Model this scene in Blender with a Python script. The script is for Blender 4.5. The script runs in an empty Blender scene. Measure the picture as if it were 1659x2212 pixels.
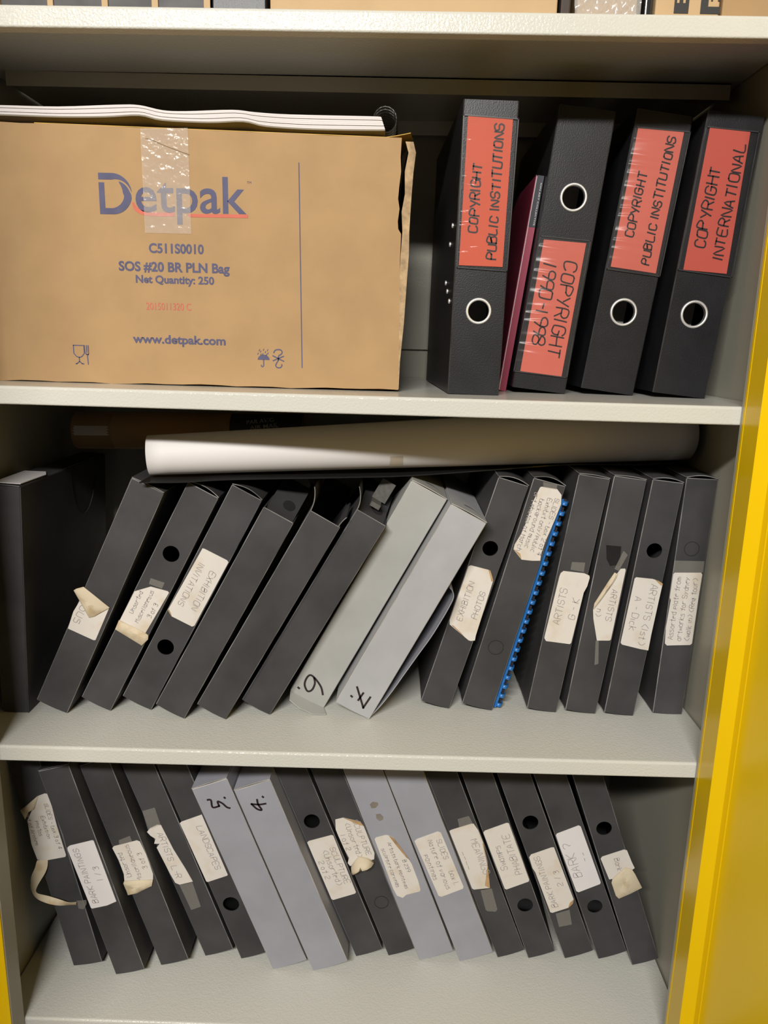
import bpy, bmesh, math, random
from mathutils import Vector, Matrix, Euler
from mathutils.geometry import tessellate_polygon
random.seed(7)
SC = bpy.context.scene
COL = SC.collection

# ------------------------------------------------------------------ camera
W = 0.82                       # clear width between the jambs, metres
cd = bpy.data.cameras.new('camera')
cam = bpy.data.objects.new('camera', cd); COL.objects.link(cam)
YAW, PITCH, ROLL = -0.01165, 0.22456, 0.02403
fw = Vector((math.sin(YAW)*math.cos(PITCH), math.cos(YAW)*math.cos(PITCH), -math.sin(PITCH)))
rt = Vector((math.cos(YAW), -math.sin(YAW), 0)); up = rt.cross(fw)
r2 = rt*math.cos(ROLL)+up*math.sin(ROLL); u2 = up*math.cos(ROLL)-rt*math.sin(ROLL)
M = Matrix((r2, u2, -fw)).transposed().to_4x4(); M.translation = (0.45814, -0.80761, 0.0)
cam.matrix_world = M
cd.sensor_fit = 'VERTICAL'; cd.sensor_height = 24.0; cd.lens = 1644.717/2212*24.0
cd.clip_start = 0.01
SC.camera = cam

# ------------------------------------------------------------------ light
wd = bpy.data.worlds.new('room_light'); SC.world = wd; wd.use_nodes = True
bg = wd.node_tree.nodes['Background']; bg.inputs[0].default_value = (1.0, 0.86, 0.66, 1); bg.inputs[1].default_value = 0.055
def area(name, loc, target, sx, sy, power, color):
    l = bpy.data.lights.new(name, 'AREA'); l.shape = 'RECTANGLE'; l.size = sx; l.size_y = sy; l.energy = power; l.color = color
    o = bpy.data.objects.new(name, l); COL.objects.link(o); o.location = loc
    o.rotation_euler = (Vector(target)-Vector(loc)).to_track_quat('-Z', 'Y').to_euler()
    return o
area('ceiling_light', (-0.02, -2.2, 1.12), (0.40, 0.1, -0.35), 1.15, 0.11, 86.0, (1.0, 0.97, 0.92))
SC.view_settings.view_transform = 'Standard'; SC.view_settings.look = 'None'
SC.view_settings.gamma = 1.0; SC.view_settings.use_curve_mapping = False
SC.view_settings.exposure = 0.0

# ------------------------------------------------------------------ materials
def lin(c):
    return tuple(((v/255)/12.92 if v <= 10 else (((v/255)+.055)/1.055)**2.4) for v in c)
def mat(name, rgb, rough=.6, var=.0, scale=20., bump=0., bscale=300., metal=0., spec=.5, rgb2=None, thr=(.45, .7), coat=0.):
    """principled paint / card / paper with noise colour variation and noise bump; rgb are linear albedos"""
    m = bpy.data.materials.new(name); m.use_nodes = True; nt = m.node_tree; b = nt.nodes['Principled BSDF']
    b.inputs['Base Color'].default_value = (*rgb, 1); b.inputs['Roughness'].default_value = rough
    b.inputs['Metallic'].default_value = metal; b.inputs['Specular IOR Level'].default_value = spec
    b.inputs['Coat Weight'].default_value = coat; b.inputs['Coat Roughness'].default_value = .12
    tc = nt.nodes.new('ShaderNodeTexCoord')
    if var or rgb2:
        n = nt.nodes.new('ShaderNodeTexNoise'); n.inputs['Scale'].default_value = scale; n.inputs['Detail'].default_value = 5
        oi = nt.nodes.new('ShaderNodeObjectInfo'); mp = nt.nodes.new('ShaderNodeVectorMath'); mp.operation = 'ADD'
        mm = nt.nodes.new('ShaderNodeMath'); mm.operation = 'MULTIPLY'; mm.inputs[1].default_value = 40
        nt.links.new(oi.outputs['Random'], mm.inputs[0]); nt.links.new(tc.outputs['Object'], mp.inputs[0]); nt.links.new(mm.outputs[0], mp.inputs[1])
        nt.links.new(mp.outputs[0], n.inputs['Vector'])
        r = nt.nodes.new('ShaderNodeValToRGB'); nt.links.new(n.outputs['Fac'], r.inputs[0])
        e = r.color_ramp.elements
        e[0].position, e[1].position = thr
        if rgb2: e[0].color = (*rgb, 1); e[1].color = (*rgb2, 1)
        else:
            e[0].position, e[1].position = .3, .7
            e[0].color = (*[v*(1-var) for v in rgb], 1); e[1].color = (*[v*(1+var) for v in rgb], 1)
        nt.links.new(r.outputs[0], b.inputs['Base Color'])
    if bump:
        n = nt.nodes.new('ShaderNodeTexNoise'); n.inputs['Scale'].default_value = bscale; n.inputs['Detail'].default_value = 2
        nt.links.new(tc.outputs['Object'], n.inputs['Vector'])
        bp = nt.nodes.new('ShaderNodeBump'); bp.inputs['Strength'].default_value = bump; bp.inputs['Distance'].default_value = .001
        nt.links.new(n.outputs['Fac'], bp.inputs['Height']); nt.links.new(bp.outputs[0], b.inputs['Normal'])
    return m
def film(name, rgb, amount, rough=.15, bump=0., bscale=80., dist=.002):
    """clear plastic film / sticky tape: mostly see-through with a glossy skin"""
    m = bpy.data.materials.new(name); m.use_nodes = True; nt = m.node_tree; b = nt.nodes['Principled BSDF']; out = nt.nodes['Material Output']
    b.inputs['Base Color'].default_value = (*rgb, 1); b.inputs['Roughness'].default_value = rough; b.inputs['Specular IOR Level'].default_value = .6
    t = nt.nodes.new('ShaderNodeBsdfTransparent'); mx = nt.nodes.new('ShaderNodeMixShader'); mx.inputs[0].default_value = amount
    nt.links.new(t.outputs[0], mx.inputs[1]); nt.links.new(b.outputs[0], mx.inputs[2]); nt.links.new(mx.outputs[0], out.inputs[0])
    if bump:
        tc = nt.nodes.new('ShaderNodeTexCoord'); n = nt.nodes.new('ShaderNodeTexNoise'); n.inputs['Scale'].default_value = bscale
        nt.links.new(tc.outputs['Object'], n.inputs['Vector'])
        bp = nt.nodes.new('ShaderNodeBump'); bp.inputs['Strength'].default_value = bump; bp.inputs['Distance'].default_value = dist
        nt.links.new(n.outputs['Fac'], bp.inputs['Height']); nt.links.new(bp.outputs[0], b.inputs['Normal'])
    return m
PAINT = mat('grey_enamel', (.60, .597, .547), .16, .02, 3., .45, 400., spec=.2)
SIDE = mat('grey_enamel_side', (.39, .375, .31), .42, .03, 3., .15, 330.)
YEL = mat('yellow_enamel', (.78, .52, .004), .22, .02, 3., .05, 300.)
BLACK = mat('black_card', (.050, .0485, .0505), .62, .25, 14., .08, 500., spec=.35)
WORN = mat('worn_card_edge', (.20, .195, .19), .8, .6, 25.)
GREY = mat('grey_card', (.315, .318, .36), .6, .07, 18., .08, 400., spec=.3)
GREYB = mat('warm_grey_card', (.37, .37, .35), .6, .07, 18., .08, 400., spec=.3)
GREYC = mat('pale_grey_card', (.40, .405, .42), .6, .07, 18., .08, 400., spec=.3)
GREYE = mat('grey_card_edge', (.42, .40, .37), .8, .3, 30.)
BUFF = mat('buff_board', (.26, .225, .17), .85, .1, 20.)
PAPER = mat('label_paper', (.70, .655, .60), .75, rgb2=(.60, .50, .36), scale=38., thr=(.52, .86), bump=.25, bscale=60.)
PAPERN = mat('clean_label_paper', (.74, .71, .71), .75, .02, 30., .1, 60.)
STAIN = mat('label_back_stained', (.62, .53, .38), .7, rgb2=(.42, .26, .10), scale=45., thr=(.50, .80), bump=.3, bscale=60.)
FOLD = mat('label_fold_brown', (.42, .27, .13), .8, .3, 60.)
PENCIL = mat('grey_pencil', (.33, .30, .285), .7)
MARKER = mat('black_marker', (.018, .008, .010), .5)
PEN = mat('black_pen', (.02, .012, .012), .5)
TAPE = film('sticky_tape', (.55, .52, .46), .14, .25, .3)
PTAPE = film('packing_tape', (.78, .72, .66), .25, .15, .38, 100., .004)
VINYL = mat('black_vinyl', (.0125, .0125, .0145), .38, .2, 30., .18, 700., spec=.4)
VEDGE = mat('black_vinyl_edge', (.035, .035, .037), .35, .4, 40.)
ORANGE = mat('orange_card', (.56, .085, .038), .6, .04, 12.)
RED = mat('red_card', (.52, .080, .052), .6, .04, 12.)
CORAL = mat('coral_card', (.76, .155, .105), .6, .04, 12.)
STEEL = mat('polished_steel', (.86, .85, .83), .42, metal=.75)
DARK = mat('dark_inside', (.012, .012, .012), .8)
KRAFT = mat('kraft_cardboard', (.40, .255, .125), .75, .06, 22., .12, 160., spec=.3)
KRAFTD = mat('torn_corrugated', (.40, .28, .16), .9, .3, 120., .6, 200.)
KRAFTL = mat('light_kraft', (.50, .345, .185), .75, .06, 20., .15, 60.)
BLUEINK = mat('blue_print', (.082, .080, .155), .7, .1, 60.)
REDINK = mat('red_print', (.55, .13, .085), .7, .1, 60.)
PAGES = mat('page_edges', (.70, .66, .65), .8, .05, 8.)
WHITE = mat('white_poster_paper', (.72, .69, .68), .6, .02, 6., .1, 20.)
ENV = mat('manila_envelope', (.55, .33, .045), .6, .08, 20.)
PLAST = mat('black_plastic', (.018, .018, .018), .22, spec=.6)
BLUEP = mat('blue_plastic', (.02, .15, .46), .3, .05, 30.)
NAVY = mat('navy_cover', (.018, .020, .030), .5)
PINK = mat('crimson_cover', (.30, .028, .065), .45, .08, 9.)
TUBE = mat('brown_tube_card', (.34, .20, .085), .6, .1, 20.)
SLATE = mat('dark_slate_panel', (.06, .058, .06), .6, .4, 30.)
GLASSY = film('clear_poly_bag', (.75, .72, .68), .40, .12, 1.0, 60.)

# ------------------------------------------------------------------ mesh helpers
def link(name, mesh, parent=None):
    o = bpy.data.objects.new(name, mesh); COL.objects.link(o)
    if parent is not None: o.parent = parent
    return o
class MB:
    """collects polygons with material slots, then links them as ONE mesh object"""
    def __init__(s): s.v = []; s.f = []; s.mi = []; s.smooth = []
    def add(s, verts, faces, m=0, sm=False):
        n = len(s.v); s.v += [tuple(v) for v in verts]
        for f in faces: s.f.append([i+n for i in f]); s.mi.append(m); s.smooth.append(sm)
    def box(s, a, b, m=0):
        x0, y0, z0 = a; x1, y1, z1 = b
        s.add([(x0, y0, z0), (x1, y0, z0), (x1, y1, z0), (x0, y1, z0), (x0, y0, z1), (x1, y0, z1), (x1, y1, z1), (x0, y1, z1)],
              [(0, 3, 2, 1), (4, 5, 6, 7), (0, 1, 5, 4), (1, 2, 6, 5), (2, 3, 7, 6), (3, 0, 4, 7)], m)
    def plate(s, loops, y, t, m=0, mside=None):
        """flat sheet in the x-z plane (first loop outline, others holes), front at y, thickness t backwards"""
        if mside is None: mside = m
        flat = [Vector((p[0], p[1], 0)) for l in loops for p in l]
        tris = tessellate_polygon([[Vector((p[0], p[1], 0)) for p in l] for l in loops])
        n = len(flat)
        fr = [(p.x, y, p.y) for p in flat]; bk = [(p.x, y+t, p.y) for p in flat]
        ft = []; bt = []
        for a, b, c in tris:
            A, B, C = flat[a], flat[b], flat[c]
            if (B-A).cross(C-A).z < 0: b, c = c, b
            ft.append((a, b, c)); bt.append((a+n, c+n, b+n))
        s.add(fr+bk, ft+bt, m)
        k = 0; sd = []
        for l in loops:
            for i in range(len(l)):
                j = (i+1) % len(l); sd.append((k+i, k+i+n, k+j+n, k+j))
            k += len(l)
        s.add(fr+bk, sd, mside)
    def grid(s, rows, m=0, sm=True, closed=False):
        nr, nc = len(rows), len(rows[0]); v = [p for r in rows for p in r]; f = []
        for i in range(nr-1):
            for j in range(nc if closed else nc-1):
                k = (j+1) % nc
                f.append((i*nc+j, i*nc+k, (i+1)*nc+k, (i+1)*nc+j))
        s.add(v, f, m, sm)
    def tube(s, pts, r, n=10, m=0, caps=True):
        rows = []
        for i, p in enumerate(pts):
            p = Vector(p); a = Vector(pts[max(i-1, 0)]); b = Vector(pts[min(i+1, len(pts)-1)])
            d = (b-a).normalized(); u = d.cross(Vector((0, 1, 0)) if abs(d.y) < .9 else Vector((1, 0, 0))).normalized(); w = d.cross(u)
            rr = r[i] if isinstance(r, (list, tuple)) else r
            rows.append([p+rr*(math.cos(2*math.pi*k/n)*u+math.sin(2*math.pi*k/n)*w) for k in range(n)])
        s.grid(rows, m, True, True)
        if caps:
            s.add(rows[0], [tuple(range(n))], m); s.add(rows[-1], [tuple(reversed(range(n)))], m)
    def ribbon(s, pts, w, y, m=0):
        """ink stroke of width w lying in the plane y"""
        pts = [Vector((p[0], p[1])) for p in pts]
        L = []; R = []
        for i, p in enumerate(pts):
            a = pts[max(i-1, 0)]; b = pts[min(i+1, len(pts)-1)]; d = (b-a)
            d = d.normalized() if d.length > 1e-9 else Vector((1, 0))
            if i == 0: p = p-d*w*.35
            if i == len(pts)-1: p = p+d*w*.35
            nrm = Vector((-d.y, d.x))*w*.5
            L.append(p+nrm); R.append(p-nrm)
        v = [(q.x, y, q.y) for q in L]+[(q.x, y, q.y) for q in R]; n = len(pts)
        s.add(v, [(i, n+i, n+i+1, i+1) for i in range(n-1)], m)
    def build(s, name, mats, parent=None):
        me = bpy.data.meshes.new(name); me.from_pydata(s.v, [], s.f)
        mats = mats if isinstance(mats, (list, tuple)) else [mats]
        for m in mats: me.materials.append(m)
        me.polygons.foreach_set('material_index', s.mi); me.polygons.foreach_set('use_smooth', s.smooth)
        me.validate(); me.update()
        return link(name, me, parent)
def thing(name, label, cat, loc=(0, 0, 0), th=0., group=None):
    o = bpy.data.objects.new(name, None); COL.objects.link(o); o.empty_display_size = .02
    o.location = loc; o.rotation_euler = (0, th, 0); o['label'] = label; o['category'] = cat
    if group: o['group'] = group
    return o
def mm(pts): return [(p[0]/1000, p[1]/1000) for p in pts]
def smooth(pts, n=5):
    if len(pts) < 3: return pts
    out = []
    for i in range(len(pts)-1):
        p0 = pts[max(i-1, 0)]; p1 = pts[i]; p2 = pts[i+1]; p3 = pts[min(i+2, len(pts)-1)]
        for k in range(n):
            t = k/n
            out.append(tuple(.5*((2*b)+(-a+c)*t+(2*a-5*b+4*c-d)*t*t+(-a+3*b-3*c+d)*t**3) for a, b, c, d in zip(p0, p1, p2, p3)))
    return out+[tuple(pts[-1])]
def circle(c, r, n=36): return [(c[0]+r*math.cos(2*math.pi*i/n), c[1]+r*math.sin(2*math.pi*i/n)) for i in range(n)]

# ------------------------------------------------------------------ writing: a single-stroke hand alphabet, on a 4 x 6 grid
FONT = {'A': '002640 1232', 'B': '0006364534033442413000', 'C': '4536160501103041', 'D': '00062645412000', 'E': '46060040 0333', 'F': '000646 0333',
 'G': '453616050110304143 2343', 'H': '0006 4046 0343', 'I': '2620', 'J': '3631201001', 'K': '0006 460340', 'L': '060040', 'M': '0006234640', 'N': '00064046',
 'O': '160501103041453616', 'P': '000636454433 3303', 'Q': '160501103041453616 3240', 'R': '00063645443303 2340', 'S': '453616050413334241301001', 'T': '0646 2620',
 'U': '060110304146', 'V': '062046', 'W': '0610243046', 'X': '0640 4600', 'Y': '0623 4620', 'Z': '06460040',
 '0': '160501103041453616', '1': '2620', '2': '051636454401 0040', '3': '0516364534233442413010', '4': '36024232 3630', '5': '460603334241301001', '6': '360501103041423303',
 '7': '064610', '8': '331404051636454433130201103041423 3'.replace(' ', ''), '9': '4313040516364543 4330', '-': '1333', '_': '0040', '.': '2021', ',': '2110', '/': '1036', '(': '36140230', ')': '16343210', '?': '0516364533222 1'.replace(' ', ''),
 'a': '341403011030 3430', 'b': '0600304133 1403', 'c': '341403011030', 'd': '341403011030 3630', 'e': '0333342414030110 30', 'f': '36252010 0434', 'g': '341403011133 34302010',
 'h': '0600 031424332330'.replace('2330', '30'), 'i': '2420', 'k': '0600 340230', 'l': '2620', 'm': '0004 03142320 2334 4340', 'n': '0004 03143330', 'o': '140301103033 3414'.replace(' 3414', '14'),
 'p': '0400 04343202', 'q': '34140232 3430', 'r': '0400 031434', 's': '34140332301000', 't': '262030 0434', 'u': '0401103034', 'v': '041034', 'w': '0410234044'.replace('44', '44'), 'x': '0430 3400', 'y': '0412 341000', 'z': '04340030'}
def word_strokes(txt):
    """strokes of a line in units of cap height 6, returns (strokes, width)"""
    x = 0; out = []
    for ch in txt:
        if ch == ' ': x += 2.8; continue
        code = FONT.get(ch)
        if code is None: x += 3; continue
        pts_all = []
        wide = 1.2 if ch in 'Iil1.,' else (4 if ch.isupper() or ch in '02345678?_' else 3.2)
        off = -1.6 if ch in 'Iil1.,' else 0
        jx, jy, js = random.uniform(-.25, .25), random.uniform(-.35, .35), random.uniform(.92, 1.08)
        for st in code.split():
            p = [(int(st[i])+off, int(st[i+1])) for i in range(0, len(st)-1, 2)]
            p = [((a+random.uniform(-.18, .18))*js+x+jx+.10*b, (b+random.uniform(-.18, .18))*js+jy) for a, b in p]
            out.append(smooth(p, 3))
        x += wide+1.5
    return out, max(x-1.5, 1)
def write(mb, poly, direction, lines, frac, y, weight=.0011, pad=.0):
    """lay lines of handwriting along a label (local x-z outline); 'up' reads bottom to top, 'down' reads top to bottom"""
    xs = [p[0] for p in poly]; zs = [p[1] for p in poly]
    zs2 = sorted(zs); xs2 = sorted(xs)
    x0, x1, z0, z1 = xs2[0], xs2[-1], zs2[0], zs2[-1]
    wdt, hgt = x1-x0, z1-z0; n = len(lines); pitch = wdt*.88/n
    longest = max(word_strokes(l)[1] for l in lines)
    cap = min(pitch*.72, hgt*frac/longest*6.)
    sx = min(cap*1.15, hgt*frac/longest*6.)/6.
    sx = hgt*frac/longest
    sx = min(sx, cap/6*1.8)
    for i, l in enumerate(lines):
        st, wd_ = word_strokes(l)
        ux = x0+wdt*.06+pitch*(i+.5)
        for s in st:
            if direction == 'up':
                pts = [(ux-(b-3)*cap/6, (z0+z1)/2+(a-wd_/2)*sx) for a, b in s]
            else:
                pts = [(x1-wdt*.06-pitch*(i+.5)+(b-3)*cap/6, (z0+z1)/2-(a-wd_/2)*sx) for a, b in s]
            mb.ribbon(pts, weight, y)
def type_text(txt, x0, z0, w, h, y, bold=.0, tilt=0.):
    """printed lettering from the built-in font, fitted into a w x h box whose lower left corner is (x0, z0); returns verts, faces"""
    cu = bpy.data.curves.new('type', 'FONT'); cu.body = txt; cu.offset = bold; cu.resolution_u = 4
    ob = bpy.data.objects.new('type', cu); COL.objects.link(ob)
    dg = bpy.context.evaluated_depsgraph_get(); me = bpy.data.meshes.new_from_object(ob.evaluated_get(dg))
    vs = [v.co.copy() for v in me.vertices]; fs = [tuple(p.vertices) for p in me.polygons]
    bpy.data.objects.remove(ob); bpy.data.meshes.remove(me); bpy.data.curves.remove(cu)
    ax, bx = min(v.x for v in vs), max(v.x for v in vs); ay, by = min(v.y for v in vs), max(v.y for v in vs)
    out = []
    for v in vs:
        a = (v.x-ax)/(bx-ax)*w; b = (v.y-ay)/(by-ay)*h
        out.append((x0+a*math.cos(tilt)-b*math.sin(tilt), y, z0+a*math.sin(tilt)+b*math.cos(tilt)))
    return out, fs
BOX = {'C1': {'L': 322.7,
        'flap': [[(-10.3, 160.4), (-8.4, 163.6), (-1.2, 170.0), (38.0, 159.5), (29.3, 147.1), (24.9, 139.8), (19.6, 135.7), (3.3, 149.5)]],
        'label': [[(1.2, 109.7), (-0.9, 133.6), (1.2, 150.7), (18.0, 154.6), (37.3, 158.7), (37.8, 111.0), (35.7, 109.7)]],
        'o': [0.0092, 0.0805, -0.4615],
        'text': ('down', ['', 'ous'], 0.5),
        'th': 0.4381,
        'w': 41.9},
 'C10': {'L': 312.6,
         'cover': (19.9, 87.1, 10.0),
         'fold': [[(2.5, 220.0), (9.8, 214.6), (16.3, 208.9), (12.5, 216.1)]],
         'label': [[(11.0, 303.4), (12.9, 304.7), (31.8, 306.7), (39.1, 301.2), (42.3, 289.8), (41.0, 268.6), (38.2, 240.3), (37.9, 223.9), (39.5, 213.7), (29.3, 210.9), (16.3, 208.9),
                    (2.8, 219.2), (2.4, 225.6), (5.9, 239.6), (7.6, 254.6), (7.9, 283.6)]],
         'o': [0.5563, 0.1163, -0.4667],
         'tape': [[(12.5, 310.9), (30.2, 311.8), (31.3, 305.8), (14.6, 304.4)]],
         'text': ('down', ['SLIDES - box 2 of 4', 'Exhibit only/public', 'background music', 'art photos of March'], 0.78),
         'th': 0.239,
         'w': 41.0},
 'C11': {'L': 316.9,
         'label': [[(7.4, 192.6), (33.9, 193.9), (40.6, 192.0), (41.8, 189.1), (41.1, 177.7), (38.6, 168.8), (37.5, 99.8), (36.1, 97.6), (5.2, 96.7), (2.2, 100.1), (2.0, 103.5),
                    (3.8, 184.6), (4.5, 189.3)]],
         'o': [0.6418, 0.1156, -0.4706],
         'tape': [[(15.2, 206.0), (31.7, 207.8), (32.7, 195.5), (15.6, 195.8)]],
         'text': ('up', ['ARTISTS', 'G - K'], 0.5),
         'th': 0.1367,
         'w': 39.0},
 'C12': {'L': 315.7,
         'flap': [[(7.9, 142.7), (8.0, 151.2), (19.6, 181.9), (25.0, 194.7), (29.3, 193.5), (23.0, 174.0), (13.0, 152.9)]],
         'label': [[(28.8, 193.4), (31.8, 200.3), (37.2, 201.5), (38.4, 199.4), (38.9, 105.6), (37.4, 104.0), (21.5, 101.7), (11.3, 129.9), (8.2, 142.8), (18.1, 163.0)]],
         'o': [0.6919, 0.1144, -0.471],
         'patch': [[(7.8, 228.0), (26.7, 228.9), (29.7, 203.7), (24.0, 203.8), (18.1, 202.1), (12.0, 210.4)]],
         'tape': [[(30.4, 224.0), (36.6, 219.4), (29.8, 197.3), (24.0, 199.2)], [(19.8, 101.4), (23.7, 102.0), (29.6, 70.8), (25.0, 68.2)]],
         'text': ('down', ['ARTISTS', '       n)'], 0.42),
         'th': 0.1141,
         'w': 40.3},
 'C13': {'L': 313.1,
         'fold': [[(29.0, 187.7), (32.7, 187.2), (39.0, 184.0), (37.5, 181.0)]],
         'hole': (20.2, 224.6, 9.6),
         'label': [[(2.9, 185.7), (4.6, 187.8), (25.4, 188.3), (32.7, 186.9), (39.0, 184.0), (38.8, 166.3), (38.6, 115.3), (39.1, 93.3), (28.5, 93.8), (4.5, 96.8), (2.2, 99.0)]],
         'o': [0.7422, 0.1114, -0.4715],
         'text': ('down', ['ARTISTS (1st)', 'A - Dick'], 0.85),
         'th': 0.1019,
         'w': 38.5},
 'C14': {'L': 315.5,
         'cover': (19.2, 226.1, 9.5),
         'label': [[(0.6, 191.5), (2.0, 194.0), (35.2, 195.9), (36.9, 193.6), (36.6, 164.0), (37.2, 100.6), (35.4, 98.3), (5.5, 95.8), (2.6, 98.5), (0.9, 120.4), (2.1, 157.3),
                    (0.4, 160.9)]],
         'o': [0.8083, 0.1191, -0.4739],
         'tape': [[(-0.7, 209.8), (36.8, 211.1), (37.2, 196.4), (0.9, 194.3)]],
         'text': ('up', ['Assorted plate from', 'artworks for Sydney', '(walk in) (Reg tour)'], 0.85),
         'th': 0.0296,
         'w': 38.5},
 'C2': {'L': 321.7,
        'flap': [[(0.4, 107.5), (-0.3, 121.0), (37.6, 121.0), (40.6, 120.3), (42.5, 115.3), (39.0, 103.7)]],
        'hole': (20.3, 230.3, 10.4),
        'label': [[(0.4, 119.5), (0.9, 164.6), (16.0, 179.9), (37.3, 184.8), (39.4, 183.6), (35.9, 120.1)]],
        'o': [0.0634, 0.0894, -0.4603],
        'tape': [[(11.3, 190.1), (29.2, 193.1), (29.5, 184.6), (12.7, 182.3)]],
        'text': ('up', ['Unsorted', 'Miscellaneous', '3 of 3'], 0.72),
        'th': 0.4765,
        'w': 40.8},
 'C3': {'L': 319.4,
        'fold': [[(1.0, 135.9), (1.7, 137.5), (6.2, 134.1), (8.9, 130.8)]],
        'hole': (19.8, 89.1, 10.6),
        'label': [[(3.9, 229.9), (6.4, 230.6), (37.5, 231.0), (40.0, 229.4), (39.4, 133.6), (37.3, 131.0), (8.9, 130.8), (1.0, 135.9)]],
        'o': [0.1148, 0.0946, -0.4599],
        'text': ('down', ['EXHIBITION', 'INVITATIONS'], 0.62),
        'th': 0.4823,
        'w': 40.7},
 'C4': {'L': 295.9, 'o': [0.1643, 0.0737, -0.4593], 'th': 0.4941, 'w': 40.5},
 'C5': {'L': 293.9, 'o': [0.2165, 0.0745, -0.4581], 'th': 0.5099, 'w': 41.3},
 'C6': {'L': 293.4, 'o': [0.2706, 0.0895, -0.4577], 'th': 0.5136, 'w': 41.1},
 'C7': {'L': 322.1,
        'ink': [[(39.7, 16.9), (32.5, 25.3), (20.3, 32.0), (12.4, 33.1), (10.3, 26.3), (12.5, 17.3), (19.9, 11.3), (24.2, 16.0), (23.2, 25.7), (18.6, 32.1)], [(6.7, 9.9), (8.7, 9.3)]],
        'o': [0.3299, 0.1119, -0.4542],
        'th': 0.4863,
        'w': 49.9},
 'C8': {'L': 296.0,
        'ink': [[(14.0, 32.1), (20.8, 25.0), (34.7, 10.5)], [(34.4, 10.4), (35.4, 28.0)], [(23.9, 16.7), (24.9, 28.7)], [(13.0, 17.7), (15.0, 17.1)]],
        'o': [0.3917, 0.0849, -0.4546],
        'th': 0.4783,
        'w': 49.2},
 'C9': {'L': 314.3,
        'fold': [[(26.6, 197.7), (29.0, 197.8), (36.9, 186.1), (34.9, 184.3)], [(5.1, 113.1), (7.5, 113.4), (20.5, 106.6), (25.8, 103.0)]],
        'hole': (19.7, 224.8, 9.8),
        'label': [[(0.9, 194.7), (3.5, 196.7), (26.6, 197.7), (36.7, 185.7), (37.0, 179.0), (39.5, 109.1), (40.5, 102.1), (35.9, 99.9), (32.6, 99.9), (2.6, 113.2), (0.8, 118.7)]],
        'o': [0.5022, 0.1186, -0.466],
        'text': ('up', ['EXHIBITION', 'PHOTOS'], 0.55),
        'th': 0.275,
        'w': 39.2},
 'D1': {'L': 322.0,
        'flap': [[(-3.1, 251.0), (10.6, 258.9), (26.3, 268.2), (16.1, 250.3), (6.7, 246.4), (-0.7, 236.4)]],
        'label': [[(26.1, 267.3), (35.3, 269.3), (39.1, 267.7), (40.4, 264.6), (38.2, 221.6), (38.2, 174.5), (36.5, 171.8), (12.6, 171.0), (3.8, 171.0), (-2.3, 174.1), (-3.6, 198.6),
                   (1.2, 234.1)]],
        'o': [0.0276, 0.0847, -0.8688],
        'tail': [(5.5, 173.6), (1.6, 162.6), (-7.7, 150.5), (-13.1, 138.6), (-10.9, 128.3), (0.6, 119.2), (15.4, 109.6), (24.4, 103.9), (33.0, 99.8)],
        'tape': [[(33.4, 102.9), (46.9, 101.8), (45.8, 96.0), (39.4, 88.1), (32.9, 90.3)]],
        'text': ('down', ['SLIDES - box 3 of 4', 'Exhibition', 'photos', 'art of Arnhem'], 0.7),
        'th': -0.204,
        'w': 41.5},
 'D10': {'L': 322.0,
         'fold': [[(25.6, 206.2), (30.8, 200.3), (35.4, 182.3), (40.4, 161.0), (37.1, 166.3), (30.7, 187.0)]],
         'label': [[(5.1, 207.0), (7.7, 209.1), (21.9, 208.4), (25.6, 206.2), (30.8, 200.3), (39.4, 162.4), (40.9, 153.6), (40.8, 126.5), (39.2, 111.2), (37.4, 108.6), (17.5, 109.4),
                    (11.3, 106.3), (4.7, 112.2), (3.4, 124.3)]],
         'o': [0.5138, 0.1146, -0.8685],
         'stain': [[(16.7, 259.7), (22.0, 262.3), (28.0, 258.9), (27.5, 255.1), (22.1, 252.3), (17.1, 253.6)],
                   [(19.6, 242.7), (25.5, 241.7), (27.9, 235.8), (25.5, 231.6), (21.0, 231.5), (18.1, 236.1)]],
         'text': ('down', ['   B 239', 'Artists bark paintings', 'sculpture carvings'], 0.75),
         'th': -0.3615,
         'w': 50.7},
 'D11': {'L': 322.0,
         'label': [[(3.4, 206.9), (7.4, 209.0), (38.6, 210.7), (42.1, 207.8), (44.3, 116.7), (42.5, 113.5), (10.0, 110.9), (6.4, 113.8)]],
         'o': [0.5717, 0.1149, -0.8685],
         'text': ('down', ['SLIDES      box 1.', 'Nature of various', 'paintings'], 0.82),
         'th': -0.3688,
         'w': 49.6},
 'D12': {'L': 322.0,
         'fold': [[(38.7, 186.8), (40.0, 185.3), (34.2, 148.6), (26.1, 114.9), (20.6, 121.1), (34.0, 150.7)]],
         'label': [[(1.4, 219.5), (4.0, 220.6), (33.8, 220.8), (36.9, 219.4), (39.5, 208.2), (39.8, 186.4), (35.9, 156.4), (25.9, 115.0), (3.7, 119.9), (1.9, 122.7)]],
         'o': [0.6269, 0.1239, -0.8685],
         'tape': [[(18.4, 234.0), (34.5, 233.5), (36.0, 220.3), (16.4, 221.0)], [(12.4, 115.8), (28.2, 113.5), (24.9, 78.1), (21.3, 75.7), (10.8, 80.2), (9.1, 83.6)]],
         'text': ('down', ['MEANINGS', '____'], 0.55),
         'th': -0.3721,
         'w': 40.5},
 'D13': {'L': 322.0,
         'hole': (21.6, 87.2, 11.0),
         'label': [[(0.6, 217.8), (3.6, 219.9), (35.6, 222.0), (38.4, 220.5), (39.0, 125.8), (37.5, 123.1), (4.3, 120.6), (2.2, 122.6)]],
         'o': [0.6712, 0.1245, -0.8685],
         'text': ('up', ['Swamps', 'PHABITATE'], 0.65),
         'th': -0.3581,
         'w': 39.9},
 'D14': {'L': 322.0,
         'fold': [[(29.1, 81.0), (33.8, 88.1), (40.7, 91.9), (37.9, 85.9)]],
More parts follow.
